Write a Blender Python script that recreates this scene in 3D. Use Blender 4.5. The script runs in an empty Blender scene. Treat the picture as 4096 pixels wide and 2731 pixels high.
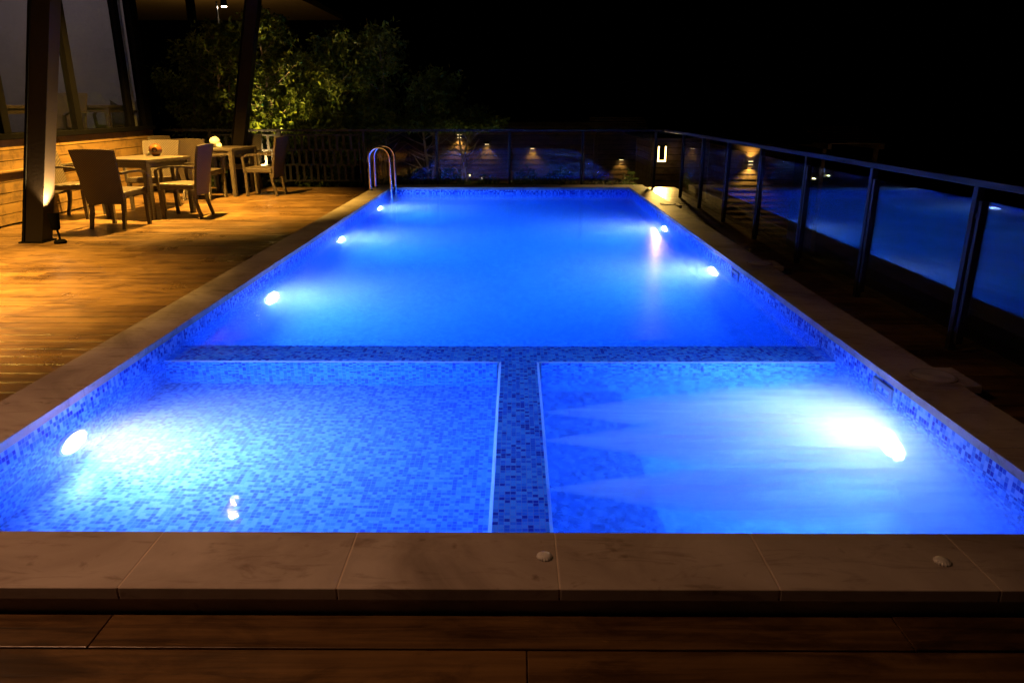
import bpy, bmesh, math, random
import numpy as np
from mathutils import Vector, Matrix
random.seed(7); rng = np.random.default_rng(7)
R = math.radians
scene = bpy.context.scene
C = scene.collection

# ------------------------------------------------------------------ camera, sky, exposure
cam_d = bpy.data.cameras.new('camera'); cam = bpy.data.objects.new('camera', cam_d); C.objects.link(cam)
cam_d.sensor_width = 36; cam_d.lens = 26.0
cam_d.clip_start = .05; cam_d.clip_end = 2000
cam.location = (0, 0, 1.42); cam.rotation_euler = (R(90 - 17.68), 0, R(.3))
scene.camera = cam
scene.view_settings.view_transform = 'Standard'; scene.view_settings.look = 'None'
scene.view_settings.exposure = 0; scene.view_settings.gamma = 1
w = bpy.data.worlds.new('World'); scene.world = w; w.use_nodes = True
nt = w.node_tree; bg = nt.nodes['Background']
sky = nt.nodes.new('ShaderNodeTexSky'); sky.sky_type = 'NISHITA'; sky.sun_disc = False
sky.sun_elevation = R(-8); sky.sun_rotation = R(200)
nt.links.new(sky.outputs[0], bg.inputs[0]); bg.inputs[1].default_value = .15
scene.cycles.use_denoising = True
scene.cycles.sample_clamp_indirect = 40
scene.cycles.sample_clamp_direct = 0
scene.cycles.max_bounces = 20; scene.cycles.diffuse_bounces = 5; scene.cycles.glossy_bounces = 5
scene.cycles.transmission_bounces = 10; scene.cycles.transparent_max_bounces = 16; scene.cycles.volume_bounces = 10
scene.cycles.caustics_refractive = True; scene.cycles.caustics_reflective = True

# ------------------------------------------------------------------ helpers
class MB:
    """collects shapes; build() links them as one mesh object"""
    def __init__(s): s.v = []; s.f = []; s.uv = {}
    def quad(s, a, b, c, d, uv=None):
        i = len(s.v); s.v += [tuple(a), tuple(b), tuple(c), tuple(d)]
        if uv: s.uv[len(s.f)] = uv
        s.f.append((i, i+1, i+2, i+3)); return s
    def hexa(s, p):
        i = len(s.v); s.v += [tuple(q) for q in p]
        for f in ((0,3,2,1),(4,5,6,7),(0,1,5,4),(1,2,6,5),(2,3,7,6),(3,0,4,7)): s.f.append(tuple(i+k for k in f))
        return s
    def box(s, x0, x1, y0, y1, z0, z1):
        return s.hexa([(x0,y0,z0),(x1,y0,z0),(x1,y1,z0),(x0,y1,z0),(x0,y0,z1),(x1,y0,z1),(x1,y1,z1),(x0,y1,z1)])
    def bar(s, a, b, wx, wy=None, wx2=None, wy2=None):
        """square bar from a to b"""
        wy = wy or wx; wx2 = wx2 or wx; wy2 = wy2 or wy
        a = Vector(a); b = Vector(b); d = (b-a).normalized()
        u = Vector((1,0,0)) if abs(d.x) < .8 else Vector((0,1,0))
        u = (u - d*u.dot(d)).normalized(); v = d.cross(u)
        p = []
        for q, hx, hy in ((a, wx/2, wy/2), (b, wx2/2, wy2/2)):
            p += [q-u*hx-v*hy, q+u*hx-v*hy, q+u*hx+v*hy, q-u*hx+v*hy]
        return s.hexa(p)
    def tube(s, pts, r, n=12, caps=True):
        pts = [Vector(p) for p in pts]; i0 = len(s.v); u = None
        rr = r if hasattr(r, '__len__') else [r]*len(pts)
        for k, p in enumerate(pts):
            d = (pts[min(k+1, len(pts)-1)] - pts[max(k-1, 0)]).normalized()
            if u is None: u = d.orthogonal().normalized()
            u = (u - d*u.dot(d)).normalized(); v = d.cross(u)
            for j in range(n):
                a = 2*math.pi*j/n; s.v.append(tuple(p + (u*math.cos(a)+v*math.sin(a))*rr[k]))
        for k in range(len(pts)-1):
            for j in range(n):
                a = i0+k*n+j; b = i0+k*n+(j+1)%n
                s.f.append((a, b, b+n, a+n))
        if caps:
            s.f.append(tuple(i0+j for j in range(n))[::-1]); s.f.append(tuple(i0+(len(pts)-1)*n+j for j in range(n)))
        return s
    def lathe(s, c, prof, n=24, axis='z', wob=None):
        """prof = [(r, h)...] about the axis through c"""
        i0 = len(s.v)
        for r, h in prof:
            for j in range(n):
                a = 2*math.pi*j/n
                q = r*(1+(wob[0]*math.cos(wob[1]*a) if wob else 0))
                o = {'z': (q*math.cos(a), q*math.sin(a), h), 'x': (h, q*math.cos(a), q*math.sin(a)), 'y': (q*math.sin(a), h, q*math.cos(a))}[axis]
                s.v.append((c[0]+o[0], c[1]+o[1], c[2]+o[2]))
        for k in range(len(prof)-1):
            for j in range(n):
                a = i0+k*n+j; b = i0+k*n+(j+1)%n; s.f.append((a, b, b+n, a+n))
        s.f.append(tuple(i0+j for j in range(n))[::-1]); s.f.append(tuple(i0+(len(prof)-1)*n+j for j in range(n)))
        return s
    def build(s, name, mat, parent=None, bevel=0, smooth=False, mats=None):
        me = bpy.data.meshes.new(name); me.from_pydata(s.v, [], s.f)
        for m in (mats or [mat]): me.materials.append(m)
        if s.uv:
            uvl = me.uv_layers.new(name='UVMap')
            for fi, poly in enumerate(me.polygons):
                for k, li in enumerate(poly.loop_indices): uvl.data[li].uv = s.uv.get(fi, [(0,0)]*4)[k]
        if not s.uv:
            bm = bmesh.new(); bm.from_mesh(me); bmesh.ops.recalc_face_normals(bm, faces=bm.faces); bm.to_mesh(me); bm.free()
        if smooth:
            for p in me.polygons: p.use_smooth = True
            me.set_sharp_from_angle(angle=R(40))
        me.update()
        o = bpy.data.objects.new(name, me); C.objects.link(o)
        if parent: o.parent = parent
        if bevel:
            b = o.modifiers.new('bevel', 'BEVEL'); b.width = bevel; b.segments = 2; b.limit_method = 'ANGLE'
        return o

def tag(o, label=None, cat=None, group=None, kind=None):
    if label: o['label'] = label
    if cat: o['category'] = cat
    if group: o['group'] = group
    if kind: o['kind'] = kind
    return o
def thing(name, label, cat, loc=(0,0,0), rz=0, group=None):
    o = bpy.data.objects.new(name, None); C.objects.link(o); o.empty_display_size = .1
    o.location = loc; o.rotation_euler.z = rz
    return tag(o, label, cat, group)
def copy_tree(o, parent=None):
    kids = [c for c in bpy.data.objects if c.parent is o]
    c = o.copy(); C.objects.link(c)
    if parent: c.parent = parent
    for k in kids: copy_tree(k, c)
    return c

# ------------------------------------------------------------------ materials
class NT:
    def __init__(s, name):
        s.m = bpy.data.materials.new(name); s.m.use_nodes = True; s.t = s.m.node_tree; s.n = s.t.nodes
        s.b = s.n['Principled BSDF']; s.out = s.n['Material Output']
    def new(s, k, **kw):
        n = s.n.new(k)
        for a, b in kw.items(): setattr(n, a, b)
        return n
    def link(s, a, b): s.t.links.new(a, b)
    def put(s, sock, v):
        if hasattr(v, 'links'): s.link(v, sock)
        else: sock.default_value = v
    def math(s, op, a, b=0.0, c=0.0):
        n = s.new('ShaderNodeMath', operation=op)
        s.put(n.inputs[0], a); s.put(n.inputs[1], b)
        if len(n.inputs) > 2: s.put(n.inputs[2], c)
        return n.outputs[0]
    def mix(s, f, a, b):
        n = s.new('ShaderNodeMix', data_type='RGBA')
        s.put(n.inputs[0], f); s.put(n.inputs[6], a); s.put(n.inputs[7], b); return n.outputs[2]
    def coord(s, out='Object', scale=(1,1,1), rot=(0,0,0)):
        tc = s.new('ShaderNodeTexCoord'); mp = s.new('ShaderNodeMapping')
        mp.inputs['Scale'].default_value = scale; mp.inputs['Rotation'].default_value = rot
        s.link(tc.outputs[out], mp.inputs[0]); return mp.outputs[0]
    def noise(s, vec, scale, detail=4, rough=.5, dist=0):
        n = s.new('ShaderNodeTexNoise'); s.put(n.inputs['Vector'], vec)
        n.inputs['Scale'].default_value = scale; n.inputs['Detail'].default_value = detail
        n.inputs['Roughness'].default_value = rough; n.inputs['Distortion'].default_value = dist
        return n.outputs[0]
    def ramp(s, f, stops, const=False):
        n = s.new('ShaderNodeValToRGB'); cr = n.color_ramp
        if const: cr.interpolation = 'CONSTANT'
        while len(cr.elements) < len(stops): cr.elements.new(.5)
        for e, (p, c) in zip(cr.elements, stops): e.position = p; e.color = tuple(c)+(1,) if len(c) == 3 else c
        s.put(n.inputs[0], f); return n.outputs[0]
    def bump(s, h, strength, dist=.01):
        n = s.new('ShaderNodeBump'); n.inputs['Strength'].default_value = strength; n.inputs['Distance'].default_value = dist
        s.put(n.inputs['Height'], h); s.link(n.outputs[0], s.b.inputs['Normal']); return n.outputs[0]

def simple(name, col, rough=.5, metal=0, var=.15, scale=6, bump=0, spec=.5):
    t = NT(name); v = t.coord()
    f = t.noise(v, scale, 5, .6)
    lo = tuple(c*(1-var) for c in col)+(1,); hi = tuple(min(1, c*(1+var)) for c in col)+(1,)
    t.link(t.mix(f, lo, hi), t.b.inputs['Base Color'])
    t.put(t.b.inputs['Roughness'], t.math('MULTIPLY_ADD', f, .16, rough-.08)); t.b.inputs['Metallic'].default_value = metal
    t.b.inputs['Specular IOR Level'].default_value = spec
    if bump: t.bump(t.noise(v, scale*12, 4), bump, .003)
    return t.m
def emitter(name, col, strength):
    t = NT(name); t.n.remove(t.b)
    e = t.new('ShaderNodeEmission'); e.inputs[0].default_value = tuple(col)+(1,); e.inputs[1].default_value = strength
    t.link(e.outputs[0], t.out.inputs[0]); return t.m

TILE = .0225
def mosaic(name, cols):
    t = NT(name)
    uv = t.new('ShaderNodeUVMap').outputs[0]
    sc = t.new('ShaderNodeVectorMath', operation='SCALE'); t.link(uv, sc.inputs[0]); sc.inputs[3].default_value = 1/TILE
    fl = t.new('ShaderNodeVectorMath', operation='FLOOR'); t.link(sc.outputs[0], fl.inputs[0])
    fr = t.new('ShaderNodeVectorMath', operation='FRACTION'); t.link(sc.outputs[0], fr.inputs[0])
    wn = t.new('ShaderNodeTexWhiteNoise', noise_dimensions='2D'); t.link(fl.outputs[0], wn.inputs[0])
    col = t.ramp(wn.outputs[0], cols, True)
    sx = t.new('ShaderNodeSeparateXYZ'); t.link(fr.outputs[0], sx.inputs[0])
    ax = t.math('ABSOLUTE', t.math('SUBTRACT', sx.outputs[0], .5)); ay = t.math('ABSOLUTE', t.math('SUBTRACT', sx.outputs[1], .5))
    g = t.math('GREATER_THAN', t.math('MAXIMUM', ax, ay), .445)
    t.link(t.mix(g, col, (.24, .44, .84, 1)), t.b.inputs['Base Color'])
    t.put(t.b.inputs['Roughness'], t.math('MULTIPLY_ADD', g, .5, .3)); t.b.inputs['Specular IOR Level'].default_value = .15
    t.bump(t.math('SUBTRACT', 1.0, g), .25, .002)
    return t.m
M = {}
M['mosaic'] = mosaic('pool_mosaic', [(0, (.006, .018, .42)), (.15, (.02, .10, .60)), (.36, (.07, .22, .72)), (.60, (.26, .50, .90)), (.84, (.15, .39, .86))])
M['mosaic_wall_lit'] = mosaic('divider_mosaic_lit', [(0, (.004, .02, .52)), (.17, (.015, .19, .82)), (.38, (.03, .30, .90)), (.62, (.13, .55, .96)), (.84, (.08, .46, .95))])  # basin tiles in brighter colours, standing in for light on the divider
M['trim'] = simple('pale_edge_strip', (.55, .66, .88), .4, scale=40)  # pale strip along the divider's upper edges

def stone():
    t = NT('honed_marble'); v = t.coord('Object', (1, 1, 1))
    n1 = t.noise(v, 1.6, 8, .62, .8); n2 = t.noise(t.coord('Object', (2.2, 9, 9), (0, 0, .35)), 1.5, 6, .65, 1.2); n3 = t.noise(v, 30, 5, .7)
    base = t.ramp(n1, [(.30, (.22, .18, .155)), (.48, (.39, .33, .285)), (.68, (.53, .47, .42))])
    vein = t.ramp(n2, [(.0, (.40, .36, .34)), (.33, (.70, .66, .64)), (.46, (1, 1, 1))])
    mm = t.new('ShaderNodeMix', data_type='RGBA', blend_type='MULTIPLY'); mm.inputs[0].default_value = .95
    t.link(base, mm.inputs[6]); t.link(vein, mm.inputs[7])
    st = t.ramp(t.noise(v, 11, 3, .5, .3), [(.66, (1, 1, 1)), (.74, (.55, .5, .47))])
    m2 = t.new('ShaderNodeMix', data_type='RGBA', blend_type='MULTIPLY'); m2.inputs[0].default_value = .85
    t.link(mm.outputs[2], m2.inputs[6]); t.link(st, m2.inputs[7])
    t.link(m2.outputs[2], t.b.inputs['Base Color'])
    t.put(t.b.inputs['Roughness'], t.math('MULTIPLY_ADD', n3, .3, .42))
    t.b.inputs['Specular IOR Level'].default_value = .15
    t.bump(n3, .12, .004); return t.m
M['stone'] = stone()

def wood(name, dark, light, along=(1.2, 26, 26), rough=.34, bump=.35):
    t = NT(name); g = t.new('ShaderNodeNewGeometry'); rnd = g.outputs['Random Per Island']
    tc = t.new('ShaderNodeTexCoord'); mp = t.new('ShaderNodeMapping'); t.link(tc.outputs['Object'], mp.inputs[0])
    mp.inputs['Scale'].default_value = along
    cb = t.new('ShaderNodeCombineXYZ')
    for i in range(3): t.link(t.math('MULTIPLY', rnd, 37.+11*i), cb.inputs[i])
    t.link(cb.outputs[0], mp.inputs['Location'])
    grain = t.noise(mp.outputs[0], 1.0, 8, .66, .9)
    fine = t.noise(mp.outputs[0], 5.0, 4, .7)
    blot = t.noise(t.coord('Object', (1, 1, 1)), 1.3, 6, .65, .4)
    f = t.math('ADD', t.math('MULTIPLY', grain, .62), t.math('MULTIPLY', blot, .38))
    f = t.math('ADD', f, t.math('MULTIPLY', t.math('SUBTRACT', rnd, .5), .17))
    col = t.ramp(f, [(.36, dark), (.50, tuple((a+b)/2 for a, b in zip(dark, light))), (.66, light)])
    # worn patches, dark damp stains and pale scuffs
    stain = t.ramp(t.noise(t.coord('Object', (1, 2.2, 2.2)), 2.6, 7, .68, .6), [(.36, (.45, .43, .42)), (.52, (1, 1, 1)), (.70, (1.0, 1.0, 1.0))])
    ms = t.new('ShaderNodeMix', data_type='RGBA', blend_type='MULTIPLY'); ms.inputs[0].default_value = 1
    t.link(col, ms.inputs[6]); t.link(stain, ms.inputs[7])
    sc_ = t.noise(t.coord('Object', (5, 60, 60), (0, 0, .5)), 1.2, 3, .6, 1.5)
    scf = t.math('MULTIPLY', t.math('MAXIMUM', t.math('MULTIPLY_ADD', sc_, 8.0, -5.4), 0.0), .6)
    t.link(t.mix(t.math('MINIMUM', scf, .7), ms.outputs[2], tuple(min(1, c*1.9) for c in light)+(1,)), t.b.inputs['Base Color'])
    t.put(t.b.inputs['Roughness'], t.math('MULTIPLY_ADD', blot, .42, rough-.12))
    h = t.math('ADD', grain, t.math('MULTIPLY', fine, .4)); t.bump(h, bump, .004)
    return t.m
M['deck'] = wood('weathered_deck_wood', (.038, .019, .0075), (.19, .106, .038), rough=.24)
M['siding'] = wood('stained_siding', (.09, .048, .014), (.17, .098, .030), (26, 1.0, 22), .5, .8)
M['siding_pale'] = wood('cabin_siding', (.12, .07, .035), (.24, .15, .08), (1, 20, 20), .6, .4)

def wicker():
    t = NT('woven_wicker'); v = t.coord('Object', (1, 1, 1))
    s = t.new('ShaderNodeSeparateXYZ'); t.link(v, s.inputs[0])
    k = 2*math.pi/.030
    a = t.math('SINE', t.math('MULTIPLY', t.math('ADD', s.outputs[0], s.outputs[1]), k))
    b = t.math('SINE', t.math('MULTIPLY', t.math('ADD', s.outputs[2], t.math('MULTIPLY', s.outputs[1], .9)), k*1.4))
    h = t.math('MULTIPLY_ADD', t.math('MULTIPLY', a, b), .5, .5)
    t.link(t.ramp(h, [(.12, (.010, .007, .005)), (.5, (.045, .032, .022)), (.85, (.105, .076, .052))]), t.b.inputs['Base Color'])
    t.b.inputs['Roughness'].default_value = .42
    t.bump(h, .9, .006); return t.m
M['wicker'] = wicker()
M['steel_dark'] = simple('dark_painted_steel', (.011, .010, .012), .55, 0, .3, 5, .1, .25)
M['column'] = simple('brown_painted_steel', (.008, .0055, .005), .5, 0, .3, 3, .25, .08)
M['steel'] = simple('polished_stainless', (.74, .77, .82), .16, 1, .08, 8)
M['black'] = simple('black_powder_coat', (.003, .0028, .0028), .7, 0, .3, 8, .1, .0)
M['white_plastic'] = simple('white_plastic', (.72, .72, .70), .4, 0, .06, 8)
M['grey_plastic'] = simple('grey_plastic', (.42, .40, .38), .5, 0, .15, 8)
M['brown_glaze'] = simple('brown_ceramic_glaze', (.09, .034, .010), .12, 0, .3, 5)
M['white_glaze'] = simple('white_ceramic_glaze', (.75, .72, .66), .18, 0, .08, 5)
M['tissue'] = simple('paper_tissue', (.82, .80, .76), .9, 0, .05, 9)
M['plaster'] = simple('mauve_plaster', (.34, .30, .33), .85, 0, .06, 2, .1)
M['cream'] = simple('cream_soffit_paint', (.55, .42, .22), .8, 0, .08, 1.5)
M['soil'] = simple('dark_soil', (.035, .028, .02), .95, 0, .5, 2, .6)
M['bark'] = simple('pale_bark', (.20, .15, .10), .9, 0, .4, 10, .8)
M['grout'] = simple('coping_bed_mortar', (.30, .26, .22), .8, 0, .25, 12, .3)
def leafmat(name, a, b):
    t = NT(name); g = t.new('ShaderNodeNewGeometry')
    t.link(t.ramp(g.outputs['Random Per Island'], [(0, a), (.75, b), (1, tuple(min(1, c*1.5) for c in b))]), t.b.inputs['Base Color'])
    t.b.inputs['Roughness'].default_value = .45; t.b.inputs['Specular IOR Level'].default_value = .22
    tr = t.new('ShaderNodeBsdfTranslucent'); t.link(t.ramp(g.outputs['Random Per Island'], [(0, a), (1, b)]), tr.inputs[0])
    mx = t.new('ShaderNodeMixShader'); mx.inputs[0].default_value = .25
    t.link(t.b.outputs[0], mx.inputs[1]); t.link(tr.outputs[0], mx.inputs[2]); t.link(mx.outputs[0], t.out.inputs[0])
    return t.m
M['leaf'] = leafmat('glossy_leaves', (.028, .055, .006), (.115, .15, .012))
M['leaf_low'] = leafmat('ground_leaves', (.03, .05, .014), (.07, .10, .03))
def pane(name, tint=(1, 1, 1), smear=0):
    t = NT(name); t.n.remove(t.b)
    tr = t.new('ShaderNodeBsdfTransparent'); tr.inputs[0].default_value = tuple(c**.5 for c in tint)+(1,)
    gl = t.new('ShaderNodeBsdfGlossy'); gl.inputs['Roughness'].default_value = .0
    fr = t.new('ShaderNodeFresnel'); gb = t.new('ShaderNodeNewGeometry')
    t.link(t.math('MULTIPLY_ADD', gb.outputs['Backfacing'], 1/1.52-1.52, 1.52), fr.inputs[0])
    f2 = t.math('MULTIPLY', fr.outputs[0], .75)
    mx = t.new('ShaderNodeMixShader'); t.link(f2, mx.inputs[0]); t.link(tr.outputs[0], mx.inputs[1]); t.link(gl.outputs[0], mx.inputs[2])
    last = mx.outputs[0]
    if smear:                                   # dried water streaks and dust on the pane
        v = t.coord('Object', (26, 26, 1.6)); st = t.noise(v, 1.0, 7, .7, .3)
        d = t.new('ShaderNodeBsdfDiffuse'); d.inputs[0].default_value = (.5, .5, .5, 1)
        m2 = t.new('ShaderNodeMixShader')
        t.link(t.math('MULTIPLY', t.math('POWER', st, 3.0), smear), m2.inputs[0]); t.link(last, m2.inputs[1]); t.link(d.outputs[0], m2.inputs[2]); last = m2.outputs[0]
    t.link(last, t.out.inputs[0]); return t.m
M['glass'] = pane('fence_glass', (.75, .78, .78), .06)
M['window_glass'] = pane('window_glass', (.42, .42, .44), .015)

# ------------------------------------------------------------------ layout numbers (metres; camera over the origin)
XL, XR, YN, YF = -2.14, 1.945, 2.127, 12.85            # pool inner edges
CT = .0845; WATER = -.022                              # coping top, water level
TY0, TY1, TX0, TX1, TTOP = 4.24, 4.56, -.102, .142, -.14
KID, MAIN, SPA, SEAT = -.54, -1.35, -1.0, -.62
CLX, CRX, CNY, CFY = -2.445, 2.24, 1.826, 13.33        # coping outer edges
WARM = (1.0, .55, .085)

# ------------------------------------------------------------------ ground and deck
def ground():
    xs = np.unique(np.concatenate([np.linspace(-400, -30, 8), np.arange(-30, 40, 1.0), np.linspace(40, 400, 8)]))
    ys = np.unique(np.concatenate([np.linspace(-300, -12, 6), np.arange(-12, 60, 1.0), np.linspace(60, 700, 10)]))
    def h(x, y):
        dx = max(-9.5 - x, 0, x - 2.7); dy = max(y - 14.0, 0); d = math.hypot(dx, dy)
        if d <= 0: return -1.75
        base = -.42 if x < 3 else -1.2
        z = base - .10*max(0, d-1.5) - (.12*max(0, x-3) if x > 3 else 0)
        z = max(z, -7) + .12*math.sin(x*.9)*math.cos(y*.7)
        return z
    v = [(x, y, h(x, y)) for y in ys for x in xs]; n = len(xs)
    f = [(j*n+i, j*n+i+1, (j+1)*n+i+1, (j+1)*n+i) for j in range(len(ys)-1) for i in range(n-1)]
    b = MB(); b.v = v; b.f = f; return tag(b.build('ground', M['soil'], smooth=True), kind='structure')
ground()

def deck():
    b = MB(); P = .145; g = .008
    def row(x0, x1, y0, y1):
        x = x0
        while x < x1-.01:
            L = random.uniform(1.6, 3.2); e = min(x+L, x1)
            if x1-e < .5: e = x1
            b.box(x, e-.003, y0, y1, -.03+random.uniform(-.001, .001), random.uniform(-.0022, .0)); x = e
    y = CNY-.148
    while y > -3.5:
        row(-9, 6, y+g/2, y+P-g/2); y -= P
    y = CNY
    while y < 13.72:
        row(-6.6, CLX, y+g/2, min(y+P-g/2, 13.75)); row(CRX, 2.9, y+g/2, min(y+P-g/2, 13.75)); y += P
    o = b.build('deck', M['deck'], bevel=.0025); tag(o, kind='structure')
    s = MB(); s.box(-9, 6, -3.6, CNY, -.12, -.034); s.box(-6.6, CLX, CNY, 13.75, -.12, -.034); s.box(CRX, 2.9, CNY, 13.75, -.12, -.034)
    tag(s.build('deck_substructure', M['black']), kind='structure')
deck()

# ------------------------------------------------------------------ pool
pool = thing('swimming_pool', 'long rectangular pool lined with blue mosaic and edged with stone coping', 'swimming pool', (0, 7, CT))
def pp(o):  # parent keeping world coordinates
    o.parent = pool; o.matrix_parent_inverse = Matrix.Translation(pool.location).inverted(); return o
def tq(b, o, u, v):
    o = Vector(o); u = Vector(u); v = Vector(v)
    ru = random.randint(0, 400)*TILE; lu, lv = u.length, v.length
    b.quad(o, o+u, o+u+v, o+v, [(ru, ru), (ru+lu, ru), (ru+lu, ru+lv), (ru, ru+lv)])
LIP = CT-.04
basin = MB()
def walls(x0, x1, y0, y1, zb, sides, zt=LIP):
    if 'l' in sides: tq(basin, (x0, y1, zt), (0, y0-y1, 0), (0, 0, zb-zt))
    if 'r' in sides: tq(basin, (x1, y0, zt), (0, y1-y0, 0), (0, 0, zb-zt))
    if 'f' in sides: tq(basin, (x0, y1, zt), (x1-x0, 0, 0), (0, 0, zb-zt))
    if 'n' in sides: tq(basin, (x1, y0, zt), (x0-x1, 0, 0), (0, 0, zb-zt))
    tq(basin, (x0, y0, zb), (x1-x0, 0, 0), (0, y1-y0, 0))
walls(XL, XR, TY1-.1, YF, MAIN, 'lrf')
walls(XL, (TX0+TX1)/2, YN, TY1-.1, KID, 'ln')
walls((TX0+TX1)/2, XR, YN, TY1-.1, SPA, 'rn')
pp(basin.build('basin', M['mosaic']))
div = MB(); e = .014; zt = TTOP
def face(o, u, v): tq(div, o, u, v)
# crossbar
face((XL, TY0+e, zt), (XR-XL, 0, 0), (0, TY1-TY0-2*e, 0))
face((XR, TY1, zt-e), (XL-XR, 0, 0), (0, 0, MAIN-zt+e))
face((XL, TY0, zt-e), (TX0-e-XL, 0, 0), (0, 0, KID-zt+e)); face((TX1+e, TY0, zt-e), (XR-TX1-e, 0, 0), (0, 0, SPA-zt+e))
# stem
face((TX0+e, YN, zt), (TX1-TX0-2*e, 0, 0), (0, TY0-YN+e, 0))
face((TX0, YN, zt-e), (0, TY0-YN, 0), (0, 0, KID-zt+e)); face((TX1, YN, zt-e), (0, TY0-YN, 0), (0, 0, SPA-zt+e))
pp(div.build('dividing_wall', M['mosaic_wall_lit']))
tr = MB()
def cham(a, b, c, d): tr.quad(a, b, c, d)
cham((XL, TY1-e, zt), (XR, TY1-e, zt), (XR, TY1, zt-e), (XL, TY1, zt-e))
cham((XL, TY0+e, zt), (TX0, TY0+e, zt), (TX0, TY0, zt-e), (XL, TY0, zt-e)); cham((TX1, TY0+e, zt), (XR, TY0+e, zt), (XR, TY0, zt-e), (TX1, TY0, zt-e))
cham((TX0+e, YN, zt), (TX0+e, TY0+e, zt), (TX0, TY0, zt-e), (TX0, YN, zt-e)); cham((TX1-e, YN, zt), (TX1-e, TY0+e, zt), (TX1, TY0, zt-e), (TX1, YN, zt-e))
pp(tr.build('edge_trim', M['trim']))
st = MB(); sx = .64
tq(st, (TX1, YN, SEAT), (sx-TX1, 0, 0), (0, TY0-YN, 0)); tq(st, (sx, YN, SEAT), (0, TY0-YN, 0), (0, 0, SPA-SEAT))
pp(st.build('seat_ledge', M['mosaic']))
# coping slabs
def slab(x0, x1, y0, y1):
    pp(MB().box(x0, x1, y0, y1, CT-.04, CT).build('coping_slab', M['stone'], bevel=.003))
J = .003; L = .64
xs = [CLX] + [-1.79, -1.158, -.519, .129, .768, 1.405, 2.0] + [2.28]
for a, b in zip(xs[:-1], xs[1:]): slab(a+J/2, b-J/2, CNY, YN)
y = YN
while y < CFY-.4:
    e2 = min(y+L, YF)
    if YF-e2 < .3: e2 = YF
    slab(CLX, XL, y+J/2, e2-J/2); slab(XR, CRX, y+J/2, e2-J/2); y = e2
    if y >= YF: break
xs = [CLX]
while xs[-1] < CRX-.4: xs.append(xs[-1]+L)
xs[-1] = CRX
for a, b in zip(xs[:-1], xs[1:]): slab(a+J/2, b-J/2, YF, CFY)
M['joint'] = simple('pale_joint_grout', (.62, .52, .42), .8, 0, .2, 20)
for x in [-1.79, -1.158, -.519, .129, .768, 1.405, 2.0]: pp(MB().box(x-J/2-.0035, x+J/2+.0035, CNY+.002, YN-.002, CT-.03, CT-.0012).build('joint', M['joint']))
bed = MB(); i = .008
bed.box(CLX+i, CRX-i+.04, CNY+i, YN-.02, -.02, CT-.042); bed.box(CLX+i, XL-.02, YN-.02, CFY-i, -.02, CT-.042)
bed.box(XR+.02, CRX-i, YN-.02, CFY-i, -.02, CT-.042); bed.box(XL-.02, XR+.02, YF+.02, CFY-i, -.02, CT-.042)
pp(bed.build('coping_bed', M['stone']))
# skimmers: mouth in the right wall, square slab and round lid in the coping
M['skimmer'] = simple('weathered_pool_plastic', (.20, .28, .42), .5, 0, .2, 20)
def skimmer(y, lid_y, lit):
    s = MB(); h0, h1, hw, t = -.13, .030, .105, .028
    x = XR-.012
    s.box(x, XR+.002, y-hw, y+hw, h1-t, h1); s.box(x, XR+.002, y-hw, y-hw+t, h0, h1-t); s.box(x, XR+.002, y+hw-t, y+hw, h0, h1-t); s.box(x, XR+.002, y-hw+t, y+hw-t, h0, h0+t)
    f = pp(s.build('skimmer', M['skimmer'], bevel=.003))
    q = MB().box(x+.006, XR+.001, y-hw+t, y+hw-t, h0+t, -.06).build('weir_flap', M['skimmer'], f)
    d = MB().box(CRX+J, CRX+.10, lid_y-.142, lid_y+.142, CT-.042, CT-.001); d.box(CRX+J, CRX+.085, lid_y-.13, lid_y+.13, -.02, CT-.043)
    pp(d.build('lid_slab', M['stone'], bevel=.005))
    c = (2.165, lid_y, CT)
    l = pp(MB().lathe(c, [(.112, .001), (.112, .005), (.101, .006), (.101, .002)], 40).build('lid_ring', M['black'] if lit else M['grout'], smooth=True))
    prof = [(.099, .001)]
    for k in range(9): r0 = .098-k*.0105; prof += [(r0, .0055), (r0-.006, .0055), (r0-.0075, .0042), (r0-.0095, .0042)]
    prof += [(.003, .006)]
    pp(MB().lathe(c, prof, 40).build('skimmer_lid', M['grey_plastic'], smooth=True))
skimmer(3.66, 3.61, False); skimmer(6.42, 6.49, False); skimmer(10.1, 10.65, True)
# underwater lights
M['lens_white'] = emitter('lit_lens', (.85, .60, 1.0), 370); M['lens_spa'] = emitter('lit_lens_spa', (.85, .60, 1.0), 330)
M['lens_far'] = emitter('lit_lens_small', (.66, .50, 1.0), 540)
def pool_light(side, y, z, r, power, col, lens, tilt=-12, spot=150, lensr=.8, yaw=0):
    s = 1 if side == 'l' else -1; x = XL if side == 'l' else XR
    ring = MB().lathe((x, y, z), [(r*1.02, -.002*s), (r, .016*s), (r*.86, .022*s), (r*.82, .012*s)], 36, 'x').build('underwater_light', M['white_plastic'], smooth=True); pp(ring)
    ln = MB().lathe((x, y, z), [(r*lensr, .006*s), (r*lensr*.95, .019*s), (r*lensr*.6, .024*s), (.004, .026*s)], 36, 'x').build('lens', lens, smooth=True)
    ln.parent = ring
    ld = bpy.data.lights.new('pool_lamp', 'SPOT'); ld.energy = power; ld.color = col; ld.spot_size = R(spot); ld.spot_blend = 1.0; ld.shadow_soft_size = r*.5
    lo = bpy.data.objects.new('pool_lamp', ld); C.objects.link(lo); lo.location = (x+.035*s, y, z)
    d = Vector((s*math.cos(R(tilt))*math.cos(R(yaw)), math.cos(R(tilt))*math.sin(R(yaw)), math.sin(R(tilt))))
    lo.rotation_euler = d.to_track_quat('-Z', 'Y').to_euler()
    lo.parent = ring; lo.matrix_parent_inverse = Matrix.Translation(pool.location).inverted() @ Matrix.Identity(4)
    lo.matrix_parent_inverse = Matrix.Identity(4)
    return ring
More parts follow.
